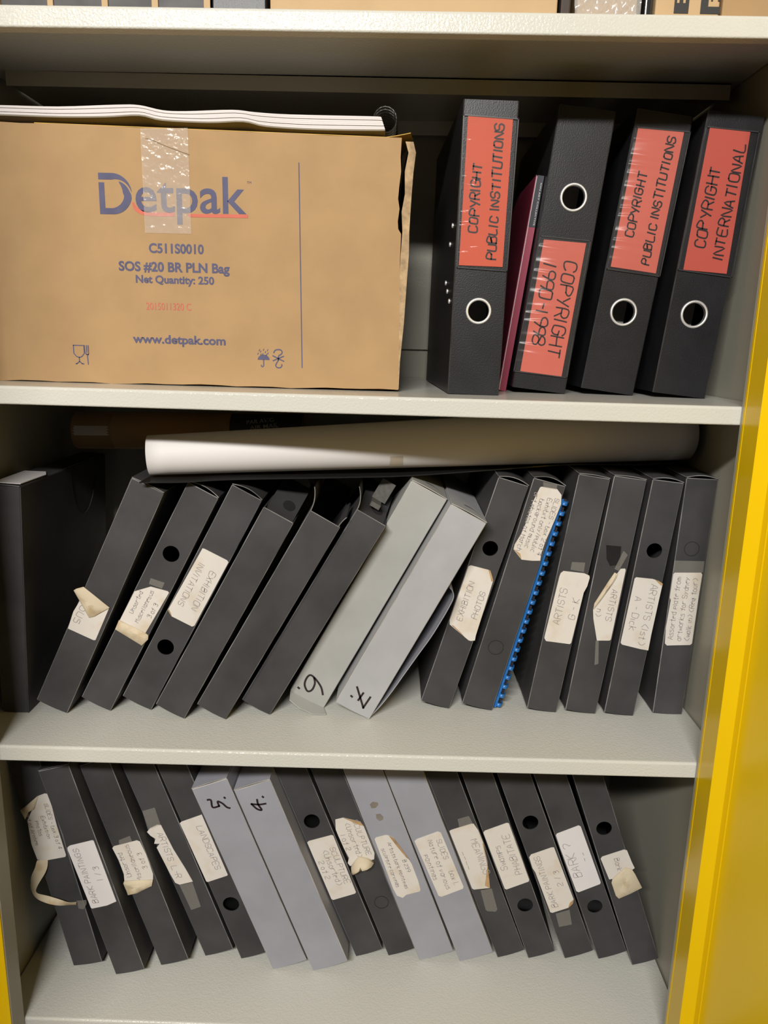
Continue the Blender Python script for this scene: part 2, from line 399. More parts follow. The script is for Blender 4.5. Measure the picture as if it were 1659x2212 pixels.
         'hole': (20.0, 228.7, 11.0),
         'label': [[(1.9, 177.2), (5.7, 180.7), (36.1, 182.1), (39.3, 181.0), (40.7, 91.9), (38.1, 86.6), (33.6, 85.7), (29.1, 81.0), (5.8, 80.4), (3.3, 82.5), (2.8, 151.6), (1.1, 159.4)]],
         'o': [0.7242, 0.1262, -0.8684],
         'tape': [[(9.8, 77.8), (30.2, 77.7), (26.4, 53.3), (7.9, 55.1)]],
         'text': ('up', ['BARK PAINTINGS', '2 / 3'], 0.85),
         'th': -0.3713,
         'w': 42.6},
 'D15': {'L': 322.0,
         'hole': (20.0, 87.1, 10.8),
         'label': [[(1.3, 215.2), (3.3, 217.4), (35.4, 220.0), (37.7, 217.3), (38.8, 122.9), (37.2, 120.5), (5.0, 117.4), (2.3, 120.3), (1.0, 193.9)]],
         'o': [0.7729, 0.1273, -0.8684],
         'text': ('up', ['BARK ?', ' -- '], 0.55),
         'th': -0.3684,
         'w': 42.0},
 'D16': {'L': 322.0,
         'flap': [[(9.7, 147.8), (19.0, 153.6), (32.9, 160.6), (39.4, 154.2), (41.6, 145.9), (45.2, 122.0), (27.9, 117.9), (9.9, 115.2), (7.3, 120.9), (6.9, 142.7)]],
         'hole': (19.4, 227.6, 10.6),
         'label': [[(2.6, 183.4), (5.3, 186.0), (36.9, 187.6), (40.4, 185.3), (42.1, 164.7), (43.5, 154.8), (36.8, 152.2), (29.9, 156.8), (18.3, 151.0), (10.3, 147.6), (5.3, 148.0)]],
         'o': [0.8187, 0.1181, -0.8684],
         'text': ('down', ['Bark'], 0.5),
         'th': -0.3483,
         'w': 39.0},
 'D2': {'L': 322.0,
        'label': [[(0.5, 206.8), (4.6, 208.7), (36.3, 209.6), (38.1, 208.2), (38.1, 112.8), (23.7, 109.6), (2.4, 109.5), (1.2, 111.3), (-0.3, 203.1)]],
        'o': [0.0919, 0.0721, -0.8687],
        'text': ('up', ['BARK PAINTINGS', '1 / 3'], 0.85),
        'th': -0.2646,
        'w': 41.6},
 'D3': {'L': 322.0,
        'flap': [[(-4.5, 140.5), (-2.2, 143.6), (17.3, 139.8), (36.6, 135.4), (32.1, 126.9), (16.6, 123.0), (8.6, 121.0), (-4.5, 121.8), (-4.5, 127.6)]],
        'label': [[(-0.5, 195.9), (2.6, 198.0), (35.8, 198.3), (39.2, 195.4), (40.7, 174.8), (39.4, 143.2), (36.3, 134.9), (17.1, 139.5), (-2.3, 143.3), (0.6, 153.6), (1.4, 175.5)]],
        'o': [0.1491, 0.0905, -0.8687],
        'tape': [[(12.4, 205.2), (29.4, 207.6), (29.3, 198.7), (10.6, 197.8)]],
        'text': ('up', ['Unsorted', 'Miscellaneous', '3 of 3'], 0.9),
        'th': -0.2996,
        'w': 40.9},
 'D4': {'L': 322.0,
        'label': [[(-4.7, 213.1), (1.2, 217.3), (13.0, 219.3), (17.7, 217.3), (20.2, 177.0), (25.2, 142.5), (27.5, 121.0), (7.9, 121.8), (3.2, 126.4), (1.6, 141.5), (-1.0, 186.5),
                   (5.3, 190.7), (-2.1, 193.0), (2.4, 199.7), (-2.3, 206.3)]],
        'o': [0.207, 0.1094, -0.8687],
        'tape': [[(1.4, 245.3), (19.6, 245.3), (17.6, 217.9), (-2.0, 216.3)], [(7.7, 121.4), (26.8, 120.2), (23.9, 80.0), (8.9, 78.7)]],
        'text': ('down', ['ARTISTS  L-R'], 0.75),
        'th': -0.3351,
        'w': 42.4},
 'D5': {'L': 322.0,
        'hole': (18.4, 89.5, 11.4),
        'label': [[(-2.5, 231.0), (0.3, 232.6), (31.0, 234.4), (31.3, 135.7), (30.0, 134.6), (0.8, 133.2), (-1.1, 134.5)]],
        'o': [0.2591, 0.1065, -0.8686],
        'text': ('down', ['LANDSCAPES', ''], 0.7),
        'th': -0.3424,
        'w': 39.0},
 'D6': {'L': 299.0,
        'ink': [[(14.1, 278.0), (18.3, 276.0), (16.5, 265.5), (25.5, 264.4)], [(25.5, 264.4), (26.1, 271.5), (31.0, 266.9), (34.4, 259.8), (37.8, 257.1)], [(36.7, 274.3), (37.3, 272.9)]],
        'o': [0.3073, 0.0897, -0.8686],
        'th': -0.3608,
        'w': 50.4},
 'D7': {'L': 299.0,
        'ink': [[(14.9, 273.5), (19.3, 264.2), (24.7, 260.8), (23.2, 269.7), (24.4, 277.2)], [(14.9, 273.5), (24.0, 269.5), (33.1, 267.9)], [(32.9, 279.1), (33.6, 277.7)]],
        'o': [0.3637, 0.0896, -0.8686],
        'th': -0.3617,
        'w': 51.5},
 'D8': {'L': 322.0,
        'hole': (18.4, 226.4, 11.0),
        'label': [[(0.7, 197.9), (3.6, 199.4), (36.5, 198.0), (38.8, 196.2), (37.2, 101.4), (35.0, 99.6), (2.4, 99.8), (0.5, 102.2)]],
        'o': [0.4225, 0.1175, -0.8686],
        'text': ('down', ['SCULPTURE', '(Unsorted)', '2 of 2'], 0.6),
        'th': -0.3677,
        'w': 40.5},
 'D9': {'L': 322.0,
        'cover': (20.7, 88.0, 10.2),
        'flap': [[(-2.5, 148.1), (0.9, 158.4), (16.0, 169.4), (26.4, 162.7), (33.6, 154.6), (12.3, 149.3)]],
        'fold': [[(16.4, 232.8), (36.8, 219.1), (38.7, 211.9), (32.9, 215.9)]],
        'label': [[(5.1, 233.6), (16.4, 232.8), (36.8, 219.1), (38.7, 211.9), (38.4, 166.5), (34.6, 157.4), (19.0, 157.5), (-1.1, 158.1), (-2.4, 163.7), (2.0, 170.6), (0.6, 187.8),
                   (0.1, 208.7), (0.2, 218.9)]],
        'o': [0.4692, 0.1207, -0.8685],
        'text': ('down', ['SCULPTURE', '(Unsorted)', '1 of 2'], 0.75),
        'th': -0.3657,
        'w': 40.3},
 'F1': {'L': 304.0,
        'label': [[(5.4, 288.1), (52.4, 286.2), (52.1, 138.4), (4.5, 138.6)]],
        'o': [0.5166, 0.0625, -0.0593],
        'pocket': [[(0.9, 288.5), (58.0, 286.4), (57.0, 134.3), (2.7, 136.2)]],
        'ring': (29.1, 91.1, 12.7),
        'text': ('up', ['COPYRIGHT   ', 'PUBLIC INSTITUTIONS'], 0.9),
        'th': 0.0138,
        'w': 57.8},
 'F2': {'L': 313.2,
        'label': [[(7.5, 170.1), (56.4, 172.3), (55.8, 19.7), (6.0, 19.6)]],
        'o': [0.5979, 0.1197, -0.0535],
        'pocket': [[(3.0, 173.4), (60.6, 175.4), (61.9, 19.3), (-1.7, 18.6)]],
        'ring': (33.0, 219.2, 14.1),
        'text': ('down', ['COPYRIGHT', '1990-1998 '], 0.7),
        'th': 0.1076,
        'w': 63.7},
 'F3': {'L': 311.9,
        'label': [[(4.6, 292.1), (56.2, 295.0), (58.9, 142.0), (5.5, 141.9)]],
        'o': [0.6816, 0.1258, -0.0529],
        'pocket': [[(1.9, 292.3), (62.9, 295.9), (64.0, 139.2), (1.6, 138.8)]],
        'ring': (31.4, 93.8, 14.5),
        'text': ('up', ['COPYRIGHT   ', 'PUBLIC INSTITUTIONS'], 0.9),
        'th': 0.1225,
        'w': 63.5},
 'F4': {'L': 307.5,
        'label': [[(5.0, 290.6), (49.8, 291.6), (56.6, 141.6), (6.9, 140.2)]],
        'o': [0.7618, 0.1074, -0.0549],
        'pocket': [[(0.8, 290.6), (59.1, 291.9), (63.0, 138.5), (0.9, 139.5)]],
        'ring': (29.7, 93.3, 14.3),
        'text': ('up', ['COPYRIGHT   ', 'INTERNATIONAL'], 0.8),
        'th': 0.0971,
        'w': 62.9}}

# ------------------------------------------------------------------ the cupboard: carcass, four shelves, two doors
XL, XR, YB = -0.040, 0.8575, 0.412
SH = {'A': (0.30288, 0.00367), 'B': (-0.05976, -0.00367), 'C': (-0.47767, 0.00536), 'D': (-0.86888, 0.00047)}
def zshelf(k, x): return SH[k][0]+SH[k][1]*(x-W/2)
cab = thing('storage_cupboard', 'grey steel storage cupboard with open yellow doors holding the shelves of files', 'cupboard', (0.41, 0, -0.92))
def cpart(name, mb, m): 
    o = mb.build(name, m); o.parent = cab; o.matrix_parent_inverse = Matrix.Translation((-0.41, 0, 0.92)); return o
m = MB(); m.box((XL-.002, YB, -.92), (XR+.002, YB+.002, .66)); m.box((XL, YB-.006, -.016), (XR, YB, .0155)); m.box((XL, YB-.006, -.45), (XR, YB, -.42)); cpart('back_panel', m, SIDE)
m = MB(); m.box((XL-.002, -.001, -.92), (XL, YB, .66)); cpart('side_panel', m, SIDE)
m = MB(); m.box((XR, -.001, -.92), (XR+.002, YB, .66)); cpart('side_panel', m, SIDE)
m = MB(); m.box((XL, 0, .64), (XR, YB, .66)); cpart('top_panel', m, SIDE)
def shelf(k):
    lip = .0197; r = .0032
    prof = [(YB-.003, 0), (r, 0)]+[(r-r*math.sin(a), -r+r*math.cos(a)) for a in [math.pi/2*i/5 for i in range(1, 6)]]
    prof += [(r*.6-r*.6*math.cos(a), -lip+r*.6-r*.6*math.sin(a)) for a in [math.pi/2*i/4 for i in range(0, 5)]]
    prof += [(.014, -lip), (.014, -.0013), (.372, -.0013), (.372, -lip), (.376, -lip), (.376, -.0013), (YB-.003, -.0013)]
    mb = MB(); rows = []
    for x in (XL+.003, XR-.002):
        rows.append([(x, y, zshelf(k, x)+z) for y, z in prof])
    mb.grid(rows, 0, False, True)
    n = len(prof)
    for row, rev in ((rows[0], 0), (rows[1], 1)):
        t = tessellate_polygon([[Vector((p[1], p[2], 0)) for p in row]])
        mb.add(row, [tuple(reversed(a)) if rev else a for a in t])
    return cpart('shelf', mb, PAINT)
for k in 'ABCD': shelf(k)
m = MB(); z = .3014
m.add([], []); m.box((-.017, .185, .2835), (.843, .1865, z)); m.box((-.017, .185, .300), (.843, .21, z)); cpart('shelf_stiffener', m, SIDE)
# left jamb and door, right jamb and door
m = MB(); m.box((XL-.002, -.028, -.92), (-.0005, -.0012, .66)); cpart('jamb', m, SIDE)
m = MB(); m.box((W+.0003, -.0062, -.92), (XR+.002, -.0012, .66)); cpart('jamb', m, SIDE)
def door(name, hx, hy, dx, dy, inner, edge_boxes):
    d = Vector((dx, dy)).normalized(); n = Vector((-d.y, d.x))*inner       # n points to the inner side
    mb = MB()
    for b in edge_boxes: mb.box(*b)
    def quadbox(a0, a1, t0, t1, z0, z1):
        P = [Vector((hx, hy))+d*a+n*t for a, t in ((a0, t0), (a1, t0), (a1, t1), (a0, t1))]
        mb.add([(p.x, p.y, z0) for p in P]+[(p.x, p.y, z1) for p in P], [(0, 1, 2, 3), (7, 6, 5, 4), (0, 4, 5, 1), (1, 5, 6, 2), (2, 6, 7, 3), (3, 7, 4, 0)])
    quadbox(0, .40, -.001, 0, -.91, .65)                                   # skin
    quadbox(0, .0075, 0, .0012, -.91, .65)                                 # hem along the hinge
    quadbox(.38, .40, 0, .018, -.91, .65)                                  # free edge return
    quadbox(.0, .40, 0, .012, .635, .65); quadbox(.0, .40, 0, .012, -.91, -.895)
    o = mb.build(name, YEL); o.parent = cab; o.matrix_parent_inverse = Matrix.Translation((-0.41, 0, 0.92)); return o
door('door', W+.0182, -.0432, .22, -.975, -1, [((W+.0003, -.0432, -.91), (W+.0182, -.0115, .65)), ((W+.0012, -.0115, -.91), (W+.0182, -.0105, .65)), ((W-.0001, -.0105, -.91), (W+.0182, -.0064, .65))])
door('door', -.022, -.030, -.10, -.995, 1, [((-.022, -.0305, -.91), (-.0012, -.0285, .65))])
for z in (-.885, -.560, .1):
    m = MB(); m.tube([(-.0042, -.0305, z-.026), (-.0042, -.0305, z+.026)], .0011, 8); cpart('hinge_pin', m, YEL)
# the room behind and below the cupboard
def room(name, a, b, mm_):
    mb = MB(); mb.box(a, b); o = mb.build(name, mm_); o['kind'] = 'structure'; return o
room('floor', (-3, -3.2, -.98), (3.5, .62, -.925), mat('dark_carpet', (.10, .095, .09), .9, .3, 90., .4, 200.))
room('wall_back', (-3, .50, -.925), (3.5, .62, 1.6), mat('cream_wall', (.55, .52, .45), .8, .03, 4., .1, 80.))

# ------------------------------------------------------------------ archive boxes and what is stuck on them
BOX_D = .245
def box_body(name, b, parent, m, me, open_top=False, dep=BOX_D, hole=None, bulge=.0016):
    w, L = b['w']/1000, b['L']/1000; c = .0008; t = .0014
    mb = MB()
    out = [(c, c)]
    nb = 8
    for i in range(1, nb): out.append((c+(w-2*c)*i/nb, c-bulge*math.sin(math.pi*i/nb)*.6))
    out += [(w-c, c), (w-c, L-c)]
    out += [(c, L-c)]
    loops = [out]
    if hole: loops.append(list(reversed(circle((hole[0]/1000, hole[1]/1000), hole[2]/1000))))
    mb.plate(loops, 0, t, 0)
    # worn corners between front and sides / bottom / top
    for (a, bb, a2, b2) in (((c, c), (c, L-c), (0, c), (0, L-c)), ((w-c, L-c), (w-c, c), (w, L-c), (w, c)), ((c, L-c), (w-c, L-c), (c, L), (w-c, L))):
        mb.add([(a[0], 0, a[1]), (bb[0], 0, bb[1]), (b2[0], c, b2[1]), (a2[0], c, a2[1])], [(0, 1, 2, 3)], 1)
    mb.box((0, c, c), (t, dep, L-c)); mb.box((w-t, c, c), (w, dep, L-c)); mb.box((t, dep-t, c), (w-t, dep, L-c)); mb.box((c, c, c*.3), (w-c, dep, t+c))
    return mb.build(name, [m, me], parent)
def lid(b, parent, m, h=.003, dep=BOX_D, y0=0., name='lid'):
    w, L = b['w']/1000, b['L']/1000; n = 10; rows = []; rows2 = []
    for j in range(9):
        y = y0+(dep-y0)*j/8; k = h*max(0, 1-j/6.)
        rows.append([(w*i/n, y, L+.0004+k*math.sin(math.pi*min(1, i/n*1.0)) ) for i in range(n+1)])
        rows2.append([(a[0], a[1], a[2]+.0009) for a in rows[-1]])
    mb = MB(); mb.grid(rows, 0); mb.grid(rows2, 0)
    mb.grid([rows[0], rows2[0]], 1, False); mb.grid([[r[0] for r in rows], [r[0] for r in rows2]], 1, False); mb.grid([[r[-1] for r in rows], [r[-1] for r in rows2]], 1, False)
    return mb.build(name, [m, WORN if m is BLACK else GREYE], parent)
def bulged(poly, y, lift, m, name, parent, thick=.0003):
    """a lifted or curled paper flap: outline fanned round its middle, raised towards the viewer"""
    pts = mm(poly); cx = sum(p[0] for p in pts)/len(pts); cz = sum(p[1] for p in pts)/len(pts); n = len(pts)
    mb = MB(); rings = []
    for f, l in ((1., .25), (.82, .72), (.5, 1.), (.15, 1.05)):
        rings.append([(cx+(p[0]-cx)*f, y-lift*l*(.75+.25*math.sin(i*2.1)), cz+(p[1]-cz)*f) for i, p in enumerate(pts)])
    mb.grid(rings, 0, True, True); mb.add(rings[-1], [tuple(range(n))], 0, True)
    mb.grid([[(p[0], y-.0001, p[2]) for p in rings[0]], rings[0]], 0, True, True)
    return mb.build(name, m, parent)
def dress(b, root, paper, pen=PENCIL, weight=.00075):
    """labels, tape, ink, folded corners on the spine of a box"""
    lab = None
    for pl in b.get('label', []):
        mb = MB(); mb.plate([mm(pl)], -.0006, .0005); lab = mb.build('paper_label', paper, root)
        if 'text' in b:
            d, lines, fr = b['text']; mb = MB(); write(mb, mm(pl), d, lines, fr, -.0008, weight)
            mb.build('handwriting', pen, lab)
        for fl in b.get('fold', []):
            mb = MB(); mb.plate([mm(fl)], -.0012, .0005); mb.build('folded_corner', FOLD, lab)
        for fl in b.get('flap', []):
            bulged(fl, -.0010, b.get('lift', .005), STAIN, 'peeled_flap', lab)
    for pl in b.get('tape', []):
        mb = MB(); mb.plate([mm(pl)], -.0010, .0002); mb.build('sticky_tape', TAPE, root)
    for pl in b.get('stain', []):
        mb = MB(); mb.plate([mm(pl)], -.0003, .0002); mb.build('brown_stain', STAINSPOT, root)
    for pl in b.get('patch', []):
        mb = MB(); mb.plate([mm(pl)], -.0003, .0002); mb.build('tape_mark', VINYL, root)
    if b.get('ink'):
        mb = MB()
        for st in b['ink']: mb.ribbon(smooth(mm(st), 5), .0026, -.0003)
        mb.build('marker_number', MARKER, root)
    if b.get('cover'):
        x, z, r = b['cover']; mb = MB()
        mb.plate([circle((x/1000, z/1000), r/1000), list(reversed(circle((x/1000, z/1000), r/1000*.93)))], -.0004, .0004)
        mb.build('punched_ring', DARK, root)
    return lab
STAINSPOT = mat('brown_stain_spot', (.20, .17, .14), .8, .2, 60.)
def archive_box(key, label, m=BLACK, lid_h=.0008, lid_on=True, paper=PAPER, group=None, dep=BOX_D):
    b = BOX[key]; root = thing('archive_box', label, 'box', b['o'], b['th'], group)
    me = WORN if m is BLACK else GREYE
    box_body('box_body', b, root, m, me, hole=b.get('hole'), dep=dep)
    if lid_on: lid(b, root, m, lid_h, dep)
    dress(b, root, paper)
    return root
BOX['D9']['lift'] = .016
GM = 'archive boxes leaning on the middle shelf'; GL = 'archive boxes leaning on the lowest shelf'
archive_box('C1', 'black archive box with half peeled curling label, first leaning box beside the dark upright file', lid_h=.0006, group=GM)
archive_box('C2', 'black archive box with round hole above a stained Unsorted Miscellaneous label', lid_h=.004, group=GM)
archive_box('C3', 'black archive box labelled EXHIBITION INVITATIONS with round hole below the label', lid_h=.004, group=GM)
r4 = archive_box('C4', 'plain black archive box without label, next right of the EXHIBITION INVITATIONS box', lid_on=False, group=GM)
r5 = archive_box('C5', 'plain black archive box with gaping open top, middle one of three unlabelled leaning boxes', lid_on=False, group=GM)
r6 = archive_box('C6', 'plain black archive box with open lid flaps leaning against the grey box numbered 6', lid_on=False, group=GM)
r7 = archive_box('C7', 'light grey archive box with handwritten 6 and loose bottom flap', GREYB, .0008, group=GM)
r8 = archive_box('C8', 'light grey archive box with handwritten 7 and open side flap', GREYC, .0008, group=GM)
archive_box('C9', 'black archive box labelled EXHIBITION PHOTOS with round hole above the label', lid_h=.004, group=GM)
archive_box('C10', 'black archive box with worn slides label near its top, beside the blue comb binding', lid_h=.005, group=GM)
archive_box('C11', 'black archive box with white label ARTISTS G - K, right of the blue comb binding', lid_h=.001, group=GM)
archive_box('C12', 'black archive box with torn ARTISTS label folded over and hanging tape strips', lid_h=.001, group=GM)
archive_box('C13', 'black archive box labelled ARTISTS A - with a round hole above the label', lid_h=.003, group=GM)
archive_box('C14', 'upright black archive box labelled for plate artworks, next to the right cupboard wall', lid_h=.003, group=GM)
# slanted inner flap with finger slot on box four, raised flaps on boxes five and six
def slanted_lid(b, root, slot=True, rise=.03, y0=.012, y1=.09):
    w, L = b['w']/1000, b['L']/1000; mb = MB(); n = 8
    rows = [[(.002+(w-.004)*i/n, y0+(y1-y0)*j/6, L-.004+rise*(j/6)**1.3) for i in range(n+1)] for j in range(7)]
    mb.grid(rows, 0); mb.grid([[(p[0], p[1], p[2]-.001) for p in r] for r in rows], 0)
    o = mb.build('tuck_flap', BLACK, root)
    if slot:
        mb = MB(); c = [(w*.62+.008*math.cos(a), y0+.030+.010*math.sin(a)) for a in [2*math.pi*i/20 for i in range(20)]]
        mb.add([(x, y, L-.004+rise*max(0, (y-y0)/(y1-y0))**1.3+.0006) for x, y in c], [tuple(range(20))]); mb.build('finger_slot', DARK, o)
def raised_flap(b, root, x, h, bend):
    L = b['L']/1000; mb = MB(); rows = []
    for j in range(8):
        t = j/7; rows.append([(x+bend*t*t, .002+.09*k/5, L-.0008+h*t*(1-.25*abs(k/5-.3))) for k in range(6)])
    mb.grid(rows, 0); mb.grid([[(p[0]+.0011, p[1], p[2]) for p in r] for r in rows], 0); mb.grid([[r[0] for r in rows], [(r[0][0]+.0011, r[0][1], r[0][2]) for r in rows]], 1)
    mb.build('side_flap', [BLACK, WORN], root)
slanted_lid(BOX['C4'], r4); raised_flap(BOX['C5'], r5, .0002, .030, -.010); raised_flap(BOX['C5'], r5, .0385, .016, .003)
raised_flap(BOX['C6'], r6, .0002, .028, -.012); slanted_lid(BOX['C6'], r6, True, .022)
m = MB(); b6 = BOX['C6']; w6, L6 = b6['w']/1000, b6['L']/1000
m.box((.012, .055, L6+.012), (.031, .056, L6+.040)); m.box((.013, .030, L6+.006), (.026, .055, L6+.012)); m.build('pull_tab', mat('grey_webbing', (.10, .095, .085), .8, .2, 200.), r6)
# bottom flap of grey box six, sprung side flap of grey box seven
m = MB(); ta = [(.0004, .001, -.0004), (.017, .001, -.0008), (.034, .001, -.0008), (.0495, .001, -.0002)]; tb = [(.0036, -.016, -.0040), (.0195, -.018, -.0068), (.038, -.019, -.0055), (.0535, -.019, .0030)]
m.grid([ta, [tuple((u+v)/2 for u, v in zip(p, r)) for p, r in zip(ta, tb)], tb], 0); m.grid([[(p[0], p[1], p[2]+.0011) for p in q] for q in (ta, tb)], 0); m.grid([tb, [(p[0], p[1], p[2]+.0011) for p in tb]], 0)
m.build('bottom_flap', GREYB, r7)
prof = smooth(mm([(49.1, 0.6), (53.7, 22.3), (56.8, 46.2), (59.2, 78.2), (61.7, 109.8), (63.8, 134.5), (64.3, 158.1), (64.0, 179.0), (62.6, 193.9), (58.0, 200.4), (52.7, 202.7)]), 3)
m = MB(); rows = [[(x+d, y, z) for x, z in prof] for y, d in ((.003, 0), (.08, 0), (.16, 0))]
m.grid(rows, 0); m.grid([[(a-.0011, y, z) for a, y, z in r] for r in rows], 0); m.grid([rows[0], [(a-.0011, y, z) for a, y, z in rows[0]]], 0); m.build('side_flap', GREY, r8)
for rr, bk in ((r7, 'C7'), (r8, 'C8')):
    b = BOX[bk]; w, L = b['w']/1000, b['L']/1000; m = MB()
    c = [(w*.42, .030), (w*.62, .032), (w*.74, .026), (w*.9, .012)]
    rows = [[(x+dx, y+dy, L+.0022) for x, y in smooth(c, 5)] for dx, dy in ((0, 0), (-.0012, .0028))]
    m.grid(rows, 0, False); m.build('marker_number', MARKER, rr)

# lowest shelf
d1 = archive_box('D1', 'black archive box with peeling label and curled tape tail, against the left cupboard wall', group=GL)
archive_box('D2', 'black archive box labelled BARK PAINTINGS 1 / 3', paper=PAPERN, group=GL)
archive_box('D3', 'black archive box labelled Unsorted Miscellaneous with label curling up at its foot', group=GL)
archive_box('D4', 'black archive box with narrow torn label ARTISTS L-R', group=GL)
archive_box('D5', 'black archive box labelled LANDSCAPES with round hole below, left of grey box 5', group=GL)
archive_box('D6', 'lavender grey archive box with handwritten 5 on the lowest shelf', GREY, group=GL)
archive_box('D7', 'lavender grey archive box with handwritten 4 on the lowest shelf', GREY, group=GL)
archive_box('D8', 'black archive box labelled SCULPTURE Unsorted 2 of 2 with round hole above', group=GL)
archive_box('D9', 'black archive box labelled SCULPTURE Unsorted 1 of 2 with label corner curled', group=GL)
archive_box('D10', 'grey archive box labelled bark paintings and sculpture carvings with two brown stains', GREY, group=GL)
archive_box('D11', 'grey archive box labelled SLIDES box 1 with intact rectangular label', GREY, group=GL)
archive_box('D12', 'black archive box labelled MEANINGS with tape tab hanging below', group=GL)
archive_box('D13', 'black archive box labelled PHABITATE with a round hole below the label', group=GL)
archive_box('D14', 'black archive box labelled BARK PAINTINGS 2 / 3 with round hole above', group=GL)
archive_box('D15', 'black archive box with clean label BARK ? and hole below', paper=PAPERN, group=GL)
archive_box('D16', 'black archive box with crumpled half peeled label, rightmost on the lowest shelf', group=GL)
# the loose ribbon of label and tape hanging off the first box
pts = smooth(mm(BOX['D1']['tail']), 5); m = MB(); rows = [[], [], []]
for i, pnt in enumerate(pts):
    a = pts[max(i-1, 0)]; c = pts[min(i+1, len(pts)-1)]; dx, dz = c[0]-a[0], c[1]-a[1]; l = math.hypot(dx, dz) or 1; t = i/(len(pts)-1)
    hw = (.0062-.0030*t)*(1+.3*math.sin(t*9)); nx, nz = -dz/l*hw, dx/l*hw; dep = -.002-.010*math.sin(math.pi*t)
    for k, s_ in ((0, -1), (1, 0), (2, 1)): rows[k].append((pnt[0]+nx*s_, dep+(.0025*math.sin(t*11+1))*s_-(.001 if s_ == 0 else 0), pnt[1]+nz*s_))
m.grid(rows, 0); m.build('torn_label_strip', STAIN, d1)

# dark upright magazine file at the far left, with a card on top
C0 = dict(w=34.0, L=2955e-1, o=(-.0372, .0804, -.4780), th=.047)
r0 = thing('magazine_file', 'tall dark upright magazine file against the left wall of the middle shelf', 'file box', C0['o'], C0['th'])
box_body('box_body', C0, r0, BLACK, BLACK, dep=.27)
w, L = .034, .2955; m = MB()
side = [(.0, 0), (.27, 0), (.27, L), (.235, L)]+[(.19+.045*math.cos(a), L-.075*math.sin(a)) for a in [math.pi*i/14 for i in range(1, 14)]]+[(.145, L), (0, L)]
m2 = MB(); m2.plate([side], 0, .0012); m2.v = [(w+.0002+.0012-y, x, z) for x, y, z in m2.v]; m2.build('side_panel', [BLACK], r0)
lid(C0, r0, BLACK, .0006, .27)
m = MB(); m.plate([[(0, 0), (.0325, .002), (.0345, .066), (.026, .084), (0, .080)]], 0, .0009); m.v = [(a, c, -b) for a, b, c in m.v]; o = m.build('white_card', PAPERN); o.location = (-.0222, .0825, -.1790); o.rotation_euler = (0, .047, .0)
o['label'] = 'small white card lying on top of the dark upright magazine file'; o['category'] = 'card'

